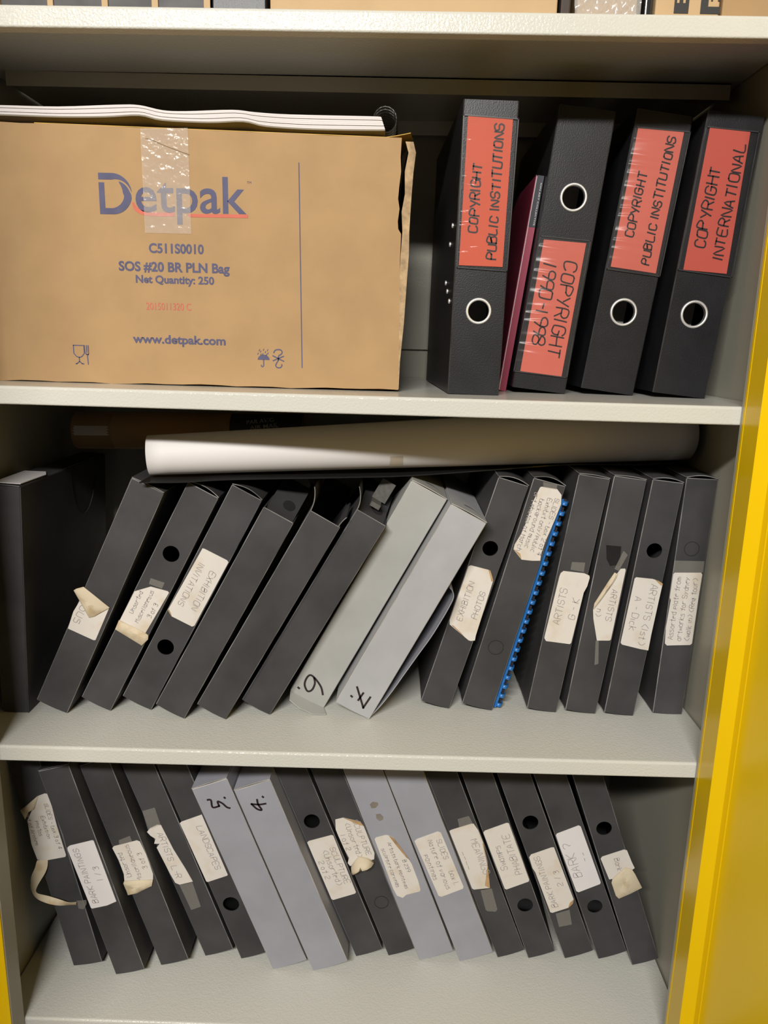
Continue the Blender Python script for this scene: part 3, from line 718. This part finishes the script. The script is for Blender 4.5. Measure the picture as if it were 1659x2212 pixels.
# ------------------------------------------------------------------ lever arch files on the upper shelf
def lever_arch(key, label, card_mat, flare=0., rivets=False, wrinkled=False):
    b = BOX[key]; w, L = b['w']/1000, b['L']/1000; root = thing('lever_arch_file', label, 'file', b['o'], b['th'], 'black lever arch files')
    t = .0024; c = .0012; dep = .275
    x, z, r = b['ring']; x /= 1000; z /= 1000; r /= 1000
    mb = MB(); mb.plate([[(c, 0), (w-c, 0), (w-c, L), (c, L)], list(reversed(circle((x, z), r*.9)))], 0, t, 0)
    for x0, x1 in ((0, c), (w, w-c)): mb.add([(x0, c, 0), (x1, 0, 0), (x1, 0, L), (x0, c, L)], [(0, 1, 2, 3) if x0 == 0 else (3, 2, 1, 0)], 1)
    mb.build('spine', [VINYL, VEDGE], root)
    for nm, x0, fl in (('cover', 0., -flare), ('cover', w-t, 0.)):
        mb = MB(); q = [(x0, c), (x0+t, c), (x0+t+fl, dep), (x0+fl, dep)]
        rows = [[(px, py, .0003) for px, py in q], [(px, py, L-.0003) for px, py in q]]
        mb.grid(rows, 0, False, True); mb.add(rows[0], [(3, 2, 1, 0)]); mb.add(rows[1], [(0, 1, 2, 3)]); cv = mb.build(nm, [VINYL], root)
        if rivets and x0 == 0:
            for py, pz in ((.030, L*.335), (.055, L*.375), (.075, L*.41), (.052, L*.545), (.036, L*.605)):
                mb = MB(); mb.tube([(x0+fl*py/dep+.0002, py, pz), (x0+fl*py/dep-.0012, py, pz), (x0+fl*py/dep-.0016, py, pz)], [.0028, .0028, .0012], 14); mb.build('rivet', STEEL, cv)
    mb = MB(); n, k = 40, 8; rows = [[(x+(r+.0016*math.cos(2*math.pi*j/k))*math.cos(2*math.pi*i/n), -.0003+.0016*math.sin(2*math.pi*j/k), z+(r+.0016*math.cos(2*math.pi*j/k))*math.sin(2*math.pi*i/n)) for j in range(k)] for i in range(n+1)]
    mb.grid(rows, 0, True, True)
    rows = [[(x+rr*math.cos(2*math.pi*i/n), yy, z+rr*math.sin(2*math.pi*i/n)) for rr, yy in ((r-.0010, -.0010), (r*.9, .004))] for i in range(n+1)]
    mb.grid(rows, 0, True); mb.build('finger_ring', STEEL, root)
    pk = mm(b['pocket'][0]); mb = MB(); rows = []; am = .0007 if wrinkled else .00012; nz = 150
    for i in range(nz+1):
        v = i/nz; row = []
        for j in range(13):
            u = j/12; a = [pk[0][k]+(pk[1][k]-pk[0][k])*u for k in (0, 1)]; c_ = [pk[3][k]+(pk[2][k]-pk[3][k])*u for k in (0, 1)]
            ph = v*2*math.pi*13+1.3*math.sin(v*23)+.5*math.sin(u*5+v*9); env = (.25+.75*math.sin(math.pi*min(1, u*1.15))**.7)*(.5+.5*math.sin(v*17+1)**2)*min(1, v*12, (1-v)*12)
            row.append((a[0]+(c_[0]-a[0])*v, -.0014-am*env*(.5+.5*math.sin(ph))**2*2-(.0034 if wrinkled else .0004)*math.sin(math.pi*u)*min(1, v*9, (1-v)*9), a[1]+(c_[1]-a[1])*v))
        rows.append(row)
    mb.grid(rows, 0, True); pocket = mb.build('label_pocket', WPOCKET if wrinkled else POCKET, root)
    mb = MB(); q = pk+[pk[0]]
    for i in range(4): mb.ribbon([q[i], q[i+1]], .0012, -.0015)
    mb.build('pocket_weld', VEDGE, pocket)
    cd_ = mm(b['label'][0]); mb = MB(); mb.plate([cd_], -.0009, .0005); lb = mb.build('title_card', card_mat, root)
    d, lines, fr = b['text']; mb = MB(); write(mb, cd_, d, lines, fr, -.0011, .0017); mb.build('handwriting', PEN, lb)
    mb = MB(); mb.box((w*.2, .05, .004), (w*.75, .26, L*.9)); mb.build('paper_block', PAGES, root)
    return root
POCKET = film('clear_label_pocket', (.06, .06, .06), .08, .08, .8, 110., .003)
WPOCKET = film('wrinkled_label_pocket', (.10, .09, .09), .20, .21)
def wrinkles(m):
    """horizontal puckers of the clear pocket film"""
    nt = m.node_tree; n = [a for a in nt.nodes if a.type == 'TEX_NOISE'][0]; tc = [a for a in nt.nodes if a.type == 'TEX_COORD'][0]
    mp = nt.nodes.new('ShaderNodeMapping'); mp.inputs['Scale'].default_value = (.18, 1, 1); nt.links.new(tc.outputs['Object'], mp.inputs[0]); nt.links.new(mp.outputs[0], n.inputs['Vector'])
wrinkles(POCKET)
lever_arch('F1', 'black lever arch file with orange COPYRIGHT PUBLIC INSTITUTIONS card, right of the carton', ORANGE, .014, True)
f2 = lever_arch('F2', 'black lever arch file shelved upside down with coral COPYRIGHT 1990-1998 card', CORAL, wrinkled=True)
f3 = lever_arch('F3', 'black lever arch file with wrinkled red COPYRIGHT PUBLIC INSTITUTIONS card', CORAL, wrinkled=True)
lever_arch('F4', 'black lever arch file with smooth red COPYRIGHT INTERNATIONAL card, nearest the right wall', RED)

# slim book between the files
root = thing('slim_book', 'slim crimson and black book leaning between two lever arch files', 'book', (.5836, .140, zshelf('B', .59)+.0012), .121)
w, L, dd = .0094, .249, .21; zc = .192
m = MB(); m.box((.0016, .0, 0), (w, .0012, zc)); m.box((w-.0008, .0012, 0), (w, dd, L)); m.box((0, .0, 0), (.0008, dd, L)); m.build('cover', PINK, root)
m = MB(); m.box((.0016, -.0002, zc), (w, .0012, L)); bp = m.build('spine_panel', NAVY, root)
v, f = type_text('ION ART COLLECTIVE', 0, 0, .047, .0016, 0); m = MB(); m.add([(.0066+c, -.0004, L-.008-a) for a, _, c in v], f); m.build('spine_title', PAGES, bp)
m = MB(); m.box((.0009, .0006, .001), (w-.0009, dd-.003, L-.001)); m.build('page_block', PAGES, root)

# comb bound report with blue comb
root = thing('comb_bound_report', 'comb bound report with bright blue plastic comb squeezed between black archive boxes', 'report', (.5987, .1235, zshelf('C', .607)+.0028), math.radians(13.55))
w, L = .0088, .2925
m = MB(); m.box((.0004, .004, 0), (w-.0002, .20, L)); m.build('pages', NAVY, root)
m = MB(); rows = []
for z in [L*i/8 for i in range(9)]: rows.append([(.0022+.0024*math.cos(a), .0008-.0034*math.sin(a)*.6, z) for a in [math.pi*.25+math.pi*.75*i/6 for i in range(7)]])
m.grid(rows, 0); cb = m.build('binding_comb', BLUEP, root)
m = MB(); c = [(w*.64+w*.60*math.cos(a), .0045-.0085*math.sin(a)) for a in [math.pi*i/12-.2 for i in range(0, 15)]]
for (za, zb, e) in ((0, .0052, 0.),):
    r1 = [(x, y, za) for x, y in c]; r2_ = [(x, y, zb) for x, y in c]; r3 = [(x+(w*.55-x)*.16, y+.0009, za) for x, y in c]; r4_ = [(x+(w*.55-x)*.16, y+.0009, zb) for x, y in c]
    m.grid([r1, r2_, r4_, r3, r1], 0)
t0 = m.build('comb_tooth', BLUEP, cb); t0.location = (0, 0, .003)
for i in range(1, 22):
    o = t0.copy(); COL.objects.link(o); o.parent = cb; o.location = (0, 0, .003+i*.01345)

# ------------------------------------------------------------------ cardboard carton
CY = .0768; X0, X1, Z0 = -.036, .4607, -.0577; ZT0, ZT1 = .2183, .2090; CDEP = .30
root = thing('cardboard_carton', 'large brown cardboard carton printed with a blue logo, on the upper shelf', 'carton', (0, CY, 0))
def front_z(x): return ZT0+(ZT1-ZT0)*(x-X0)/(X1-X0)
m = MB()
edge = [(.4573, .2095), (.4565, .190), (.4575, .176), (.4558, .160), (.4550, .148), (.4568, .138), (.4553, .125), (.4560, .117), (.4592, .112), (.4588, .080), (.4598, .03), (.4604, -.03)]
bot = [(X0+(X1-X0)*(1-i/24), Z0+.0006*math.sin(i*1.9)+.0005*math.sin(i*.7)) for i in range(25)]
m.plate([[(X0, ZT0)]+[(X0+(X1-X0)*i/12, front_z(X0+(X1-X0)*i/12)+.0005*math.sin(i*2.3)) for i in range(1, 12)]+edge+bot], 0, .0035, 0, 1)
m.box((X0, .0035, Z0), (X0+.0035, CDEP, ZT0-.001)); m.box((X0+.0035, CDEP-.0035, Z0), (X1-.004, CDEP, ZT1-.001)); m.box((X0+.0035, .0035, Z0), (X1-.004, CDEP-.0035, Z0+.003))
m.add([(X0, .001, ZT0-.0004), (X1-.004, .001, ZT1-.0006), (X1-.004, CDEP, ZT1-.0006), (X0, CDEP, ZT0-.0004)], [(0, 1, 2, 3)])
m.add([(X0, .001, ZT0-.0034), (X1-.004, .001, ZT1-.0036), (X1-.004, CDEP, ZT1-.0036), (X0, CDEP, ZT0-.0034)], [(3, 2, 1, 0)])
body = m.build('carton_body', [KRAFT, KRAFTD], root)
m = MB(); sp = [(.4698, .2059), (.4728, .1949), (.4708, .176), (.4695, .1529), (.4688, .135), (.4681, .1148), (.4684, .09), (.4672, .066), (.4650, .0159), (.4618, -.0252), (.4611, -.0570)]
rows = []; rows2 = []
for j in range(6):
    t = j/5; k = (1-t)**1.6
    rows.append([(.4612+(x-.4612)*k+.0001, .0004+(CDEP-.001)*t, z) for x, z in sp]); rows2.append([(.4612+(x-.4612)*k-.0038, .0004+(CDEP-.001)*t, z) for x, z in sp])
m.grid(rows, 0, False); m.grid(rows2, 0, False)
m.grid([[(x-.0046+.0012*math.sin(i*2.7), y-.0003, z) for i, (x, y, z) in enumerate(rows2[0])], [(x, y-.0006*math.sin(i*1.3)**2, z) for i, (x, y, z) in enumerate(rows[0])]], 1, False)
m.grid([[r[0] for r in rows], [r[0] for r in rows2]], 1, False); m.build('side_panel', [KRAFT, KRAFTD], root)
# print on the front
m = MB(); y = -.0003
Dm = lambda x, z: (.1278+x*.0361, .1257+z*.0424)
# capital D: tapering top bar and a bowl parted from it by a thin crescent
def el(th, dr): a = math.radians(th); return Dm(.40+(.60-dr*1.1)*math.cos(a), .5+(.5-dr)*math.sin(a))
A1 = range(90, 2, -6); tk = lambda th: .16*max(0, th)/90
m.plate([[Dm(0, 1)]+[el(a, 0) for a in A1]+[el(a, tk(a)) for a in reversed(A1)]+[Dm(0, .84)]], y, .0002)
A2 = range(-90, 61, 6); gap = lambda a: tk(a)+.045*min(1, max(0, (a+12)/20)); th2 = lambda a: .15+.06*math.sin(math.radians(a+90)) if a < 0 else max(.004, .21*(1-a/60)**.7)
m.plate([[Dm(0, .77), Dm(0, 0)]+[el(a, gap(a)) for a in A2]+[el(a, gap(a)+th2(a)) for a in reversed(A2)]+[Dm(.17, .15), Dm(.17, .77)]], y, .0002)
v, f = type_text('etpak', .1676, .1165, .1215, .0500, y, .010); m.add(v, f)
v, f = type_text('TM', .2903, .1600, .0045, .0026, y); m.add(v, f)
m.build('logo_lettering', BLUEINK, body)
m = MB(); m.plate([smooth([(.1633, .1385), (.1657, .1313), (.1724, .1265), (.1834, .1247), (.2098, .1249)], 4)+smooth([(.2096, .1288), (.1864, .1286), (.1754, .1302), (.1686, .1340), (.1655, .1386)], 4)], y, .0002)
m.plate([[(.2237, .1278), (.2909, .1285), (.2909, .1248), (.2244, .1245)]], y, .0002); m.build('red_underline', REDINK, body)
m = MB()
for txt, x0, z0, w_, h_, bo in (('C511S0010', .1799, .0860, .0611, .0106, .03), ('SOS #20 BR PLN Bag', .1453, .0632, .1240, .0138, .032), ('Net Quantity: 250', .1637, .0513, .0880, .0112, .03), ('www.detpak.com', .1571, -.0150, .1060, .0127, .03)):
    v, f = type_text(txt, x0, z0, w_, h_, y, bo, -.004); m.add(v, f)
m.ribbon([(.3468, .1823), (.3502, -.0351)], .0011, y); m.build('printed_lettering', BLUEINK, body)
v, f = type_text('2015011320 C', .1742, .0250, .0508, .0078, y, 0., .0); m = MB(); m.add(v, f); m.build('date_stamp', REDINK, body)
m = MB()   # food safe glass and fork
gx, gz = .0884, -.0373
st = [[(0, 21), (0, 12), (3, 8.5), (6, 7.5), (9, 8.5), (12, 12), (12, 21), (0, 21)], [(6, 7.5), (6, 3), (3, .5)], [(6, 3), (9, .5)], [(3, .5), (1.5, .3)], [(9, .5), (11, .3)], [(17, 21), (17, 12), (15.5, 9.5), (16, 0)], [(12.6, 21), (12.8, 13.5), (14.6, 11)], [(15, 21), (15, 13.5)], [(14.6, 11), (16.8, 11)]]
for s in st: m.ribbon([(gx+a/1000, gz+b/1000) for a, b in s], .0011, y)
m.build('food_safe_symbol', BLUEINK, body); m = MB()
ux, uz = .2992, -.0360      # umbrella under rain
m.plate([[(ux+.0070+.0068*math.cos(a), uz+.0085+.0058*math.sin(a)) for a in [math.pi*i/14 for i in range(15)]]], y, .0002)
m.ribbon([(ux+a/1000, uz+b/1000) for a, b in [(7, 8.5), (7, 2), (5.8, .6), (4.4, 1.2), (4.3, 2.4)]], .0012, y)
for a, b in ((1, 16), (4, 18.5), (6.5, 15.6), (9.5, 18), (12.3, 16.5), (2.6, 20), (7.4, 20.6), (12, 20.2), (4.4, 15.2), (10.6, 15.0)): m.ribbon([(ux+a/1000, uz+b/1000), (ux+a/1000-.0007, uz+b/1000-.0016)], .0008, y)
m.build('keep_dry_symbol', BLUEINK, body); m = MB()
hx, hz = .3164, -.0362      # no hooks
for s in ([(1.5, 17), (3.5, 20), (9, 20.4), (11, 18), (10, 15.5), (7, 13.5), (6.8, 9)], [(6.8, 9), (5, 6), (3.6, 3), (5, .6), (8.6, .3), (10.6, 2.6), (10.4, 4)], [(.5, 13.5), (12.8, 7.6)], [(.6, 8), (12.6, 13.2)]): m.ribbon(smooth([(hx+a/1000, hz+b/1000) for a, b in s], 3), .0013, y)
m.build('no_hook_symbol', BLUEINK, body)
m = MB(); rows = []
for i in range(22):
    t = i/21; z = .2128-.1058*t; rows.append([(.1764+.0004*t+.0512*k/8, -.0007-.0004*abs(math.sin(i*1.7+k)), z+.0018*k/8*(1-t)) for k in range(9)])
m.grid(rows, 0); pt = m.build('packing_tape', PTAPE, root)
m = MB(); m.ribbon(smooth([(.1815, .2035), (.186, .2028), (.205, .196), (.2278, .1885)], 4), .0007, -.0016); m.build('tape_crease', KRAFTD, pt)

# envelope and sketchbook on the carton
m = MB(); ey = CY+.004
pf = [(.05, .0), (.44, .0), (.4668, .003), (.470, .03), (.455, .20), (.06, .20)]
tz = lambda x: front_z(x)+.0009+(.006*max(0, (x-.44)/.03)**1.2 if x > .44 else 0)
for hgt in (0, .0007):
    m.grid([[(x, ey+a, tz(x)+hgt) for x in (.06, .20, .34, .44, .450, .458)] for a in (0, .1, .2)], 0, False)
    m.add([(x, ey+a, tz(x)+hgt) for x, a in ((.458, 0), (.4668, .003), (.470, .03), (.458, .1))], [(0, 1, 2, 3)])
m.grid([[(x, ey-.0001, tz(x)+hgt) for x in (.06, .20, .34, .44, .450, .458, .4668)] for hgt in (0, .0007)], 0, False)
o = m.build('manila_envelope', ENV); o['label'] = 'yellow manila envelope poking out under the sketchbook on the carton'; o['category'] = 'envelope'
root = thing('sketchbook', 'wavy paged sketchbook with black spiral binding lying on top of the carton', 'sketchbook', (0, CY+.006, 0))
top = [(-.034, .2350), (.0240, .2352), (.0866, .2350), (.1493, .2380), (.1742, .2380), (.1990, .2335), (.2239, .2330), (.2738, .2353), (.2987, .2335), (.3360, .2320), (.4229, .2318), (.4345, .2312)]
btm = [(-.034, .2270), (.0232, .2262), (.0859, .2254), (.1361, .2264), (.1738, .2286), (.1986, .2243), (.2486, .2230), (.2861, .2246), (.3110, .2203), (.3609, .2183), (.4232, .2186), (.4390, .2190)]
top = smooth(top, 4); btm = smooth(btm, 4); n = min(len(top), len(btm)); NS = 7
m = MB()
for k in range(NS):          # signatures of pages
    a, b = k/NS, (k+.86)/NS
    lo = [tuple(p+(q-p)*a for p, q in zip(btm[i], top[i])) for i in range(n)]; hi = [tuple(p+(q-p)*b for p, q in zip(btm[i], top[i])) for i in range(n)]
    yy = .0006*math.sin(k*2.1); f1 = [(x, yy, z) for x, z in lo]; f2_ = [(x, yy, z) for x, z in hi]; b2 = [(x, .19, z) for x, z in hi]; b1 = [(x, .19, z) for x, z in lo]
    m.grid([f1, f2_, b2, b1, f1], 0, False); m.add([f1[-1], b1[-1], b2[-1], f2_[-1]], [(0, 1, 2, 3)])
m.build('page_block', PAGES, root)
m = MB(); cvr = [(x, z) for x, z in btm]
f1 = [(x, -.0005, z-.0003) for x, z in cvr]; f2_ = [(x, -.0005, min(z-.0016, z-.0016)) for x, z in cvr]; b1 = [(x, .191, z-.0003) for x, z in cvr]; b2 = [(x, .191, z-.0016) for x, z in cvr]
m.grid([f1, f2_, b2, b1, f1], 0, False); m.add([f1[-1], b1[-1], b2[-1], f2_[-1]], [(0, 1, 2, 3)]); m.build('back_cover', BUFF, root)
m = MB(); pts = []
for i in range(18*16+1):
    a = 2*math.pi*i/16; pts.append((.4385+.0125*math.cos(a), .006+.0105*i/16, .2312+.0125*math.sin(a)))
m.tube(pts, .0011, 6); m.build('spiral_binding', PLAST, root)

# ------------------------------------------------------------------ tray sheet, poster roll and postal tube over the middle row
m = MB(); sz = smooth([(.160, -.1728), (.211, -.1726), (.263, -.1700), (.40, -.1685), (.4806, -.1668), (.5878, -.1600), (.685, -.1540), (.774, -.1545), (.838, -.1520)], 6)
yf = lambda x, a: .066+(x-.16)*.19+a*(.172-(x-.16)*.05)
m.grid([[(x, yf(x, a), z) for x, z in sz] for a in (0, .5, 1)], 0, False); m.grid([[(x, yf(x, a), z+.0013) for x, z in sz] for a in (0, .5, 1)], 0, False)
for a in (0, 1): m.grid([[(x, yf(x, a), z) for x, z in sz], [(x, yf(x, a), z+.0013) for x, z in sz]], 0, False)
o = m.build('black_plastic_sheet', PLAST); o['label'] = 'thin glossy black plastic sheet lying over the box tops under the poster roll'; o['category'] = 'plastic sheet'
root = thing('poster_roll', 'long white rolled paper poster lying across the tops of the middle shelf boxes', 'poster roll', (.162, .100, -.1450))
A = Vector((0, 0, 0)); Bv = Vector((.678, .100, .033)); ax = Bv.normalized(); uu = ax.cross(Vector((0, 0, 1))).normalized(); vv = uu.cross(ax)
m = MB(); rows = []; N = 30; TURN = 2.6; NA = 90
for i in range(N+1):
    t = i/N; r = .0238+.0122*t; row = []
    for k in range(NA+1):
        a = 2*math.pi*TURN*k/NA-1.9; rr = r-.0030*(1-k/NA)
        row.append(A+ax*(Bv.length*t)+(uu*math.cos(a)+vv*math.sin(a))*rr)
    rows.append(row)
m.grid(rows, 0); rl = m.build('rolled_sheet', WHITE, root)
md = rl.modifiers.new('thickness', 'SOLIDIFY'); md.thickness = .0004
tt = .435; ctr = A+ax*(Bv.length*tt); rr = .0238+.0122*tt+.0004; m = MB()
rows = [[ctr+ax*d+(uu*math.cos(a)+vv*math.sin(a))*rr for a in [-.35-.62*j/6+0. for j in range(7)]] for d in (-.008, .008)]
m.grid(rows, 0); m.build('tape_piece', mat('old_masking_tape', (.50, .44, .35), .6, .05, 30.), root)
root = thing('postal_tube', 'brown cardboard postal tube with taped end, behind the white poster roll', 'tube', (.006, .272, -.1385))
Bt = Vector((.322, 0, .006)); m = MB(); m.tube([Vector((0, 0, 0)), Bt], .0262, 40); m.build('tube_body', TUBE, root)
def tube_patch(name, m_, x0, x1, a0, a1, rr, jag=0):
    mb = MB(); rows = [[(x+(jag*math.sin(i*2.3) if j in (0, 4) else 0), -rr*math.cos(a), .006*x/.322+rr*math.sin(a)) for i, a in enumerate([a0+(a1-a0)*k/10 for k in range(11)])] for j, x in enumerate([x0+(x1-x0)*q/4 for q in range(5)])]
    mb.grid(rows, 0); return mb.build(name, m_, root)
tube_patch('end_tape', film('shiny_brown_tape', (.35, .22, .10), .5, .2, .8, 60.), -.0005, .056, -1.1, 1.2, .0266)
tube_patch('painted_tape_glare', film('pale_glare_film', (.75, .72, .66), .55, .2, .6, 120.), .004, .052, -.15, .35, .0269, .002)  # lamp glare on the end tape, put into the colour as a pale strip
sk = tube_patch('airmail_sticker', NAVY, .222, .3225, -.35, 1.3, .0266)
m = MB()
for txt, x0, dz, w_ in (('PAR AVION', .246, .0125, .045), ('AIR MAIL', .251, .0055, .040)):
    v, f = type_text(txt, 0, 0, w_, .0052, 0, .01, .12)
    m.add([(x0+a, -math.sqrt(max(.0271**2-(c+dz)**2, 0)), c+dz+.0045) for a, _, c in v], f)
m.build('sticker_lettering', mat('faded_white_print', (.40, .40, .40), .7), sk)
b4 = BOX['C4']; L4 = b4['L']/1000; m = MB(); m.plate([[(.004, L4-.03), (.034, L4-.03), (.036, L4+.024), (.020, L4+.038), (.006, L4+.030)]], .118, .0012)
o = m.build('kraft_paper_scrap', BUFF); o.location = b4['o']; o.rotation_euler = (0, b4['th'], 0)
o['label'] = 'scrap of buff card standing in the unlabelled box beside EXHIBITION INVITATIONS'; o['category'] = 'card'

# ------------------------------------------------------------------ things along the front of the top shelf
def zA(x): return zshelf('A', x)+.0004
root = thing('strapped_case', 'long dark flat case bound with tan cardboard straps on the top shelf', 'case', (0, .030, 0))
m = MB(); m.box((-.035, .002, zA(.27)), (.2600, .25, zA(0)+.055)); m.build('case_body', SLATE, root)
for a, b in ((-.034, .0575), (.1045, .1100), (.1583, .1643), (.2076, .2140), (.2560, .2655)):
    a_ = max(a, b-.0062); m = MB(); z0, z1 = zA(.27)-.0002, zA(0)+.0556
    m.box((a_, 0, z0), (b, .0018, z1)); m.box((a_, 0, z1-.0012), (b, .252, z1)); m.build('tan_strap', KRAFTL, root)
def simple_box(name, label, cat, x0, x1, m_, h, dep=.26, y=.030, flap=True):
    r_ = thing(name, label, cat, ((x0+x1)/2, y, zA((x0+x1)/2)+.0008)); w2 = (x1-x0)/2-.0006
    mb = MB(); mb.box((-w2, 0, 0), (w2, dep, h)); bd = mb.build('box_body', m_, r_)
    bv = bd.modifiers.new('soft', 'BEVEL'); bv.width = .0015; bv.segments = 2
    if flap:
        mb = MB(); mb.box((-w2+.001, .001, h), (-.001, dep-.001, h+.002)); mb.build('top_flap', m_, r_)
        mb = MB(); mb.box((.001, .001, h), (w2-.001, dep-.001, h+.002)); mb.build('top_flap', m_, r_)
    return r_
simple_box('dark_box', 'plain black box standing between the strapped case and the big tan carton', 'box', .2668, .3215, VINYL, .08)
simple_box('tan_carton', 'wide plain tan carton in the middle of the top shelf', 'carton', .3240, .6066, KRAFTL, .11)
simple_box('dark_folder', 'narrow dark brown folder between tan carton and plastic bag', 'folder', .6085, .6195, mat('dark_brown_board', (.035, .022, .016), .6), .09, flap=False)
root = thing('plastic_wrapped_parcel', 'brown parcel wrapped in shiny crinkled clear plastic on the top shelf', 'parcel', (.6560, .036, zA(.656)+.002))
m = MB(); m.box((-.029, .003, 0), (.029, .20, .07)); m.build('parcel', KRAFT, root)
m = MB(); rows = []
for j in range(14):
    z = -.0012+.078*j/13; rows.append([(-.0325+.065*i/24, -.002-.0022*math.sin(i*1.9+j*1.3)-.0015*math.sin(i*.8-j*2.1), z) for i in range(25)])
m.grid(rows, 0); m.grid([rows[-1], [(x, y+.2, z) for x, y, z in rows[-1]]], 0); m.build('plastic_wrap', GLASSY, root)
simple_box('black_notebook', 'thin black notebook between the wrapped parcel and the lettered carton', 'notebook', .6905, .6985, PLAST, .06, flap=False)
root = simple_box('lettered_carton', 'cardboard carton with bold black letter E panels on the top shelf', 'carton', .7005, .7640, KRAFTL, .10)
root.location.y = .030; m = MB(); y = -.0006
bb = lambda x0, z0, x1, z1: m.box((x0, y, z0), (x1, 0, z1))
bb(-.0130, .0102, .0010, .0192); bb(-.0130, .0192, -.0108, .05); bb(-.0083, .0192, -.0048, .05); bb(-.0023, .0192, .0010, .05)
bb(.0126, .0102, .0314, .0165); bb(.0126, .0165, .0197, .05); bb(.0222, .0212, .0238, .05); bb(.0288, .0212, .0306, .05)
m.build('printed_letters', mat('black_print', (.03, .03, .032), .7), root)
simple_box('plain_carton', 'plain light brown carton at the right end of the top shelf', 'carton', .7655, .8540, KRAFT, .10)
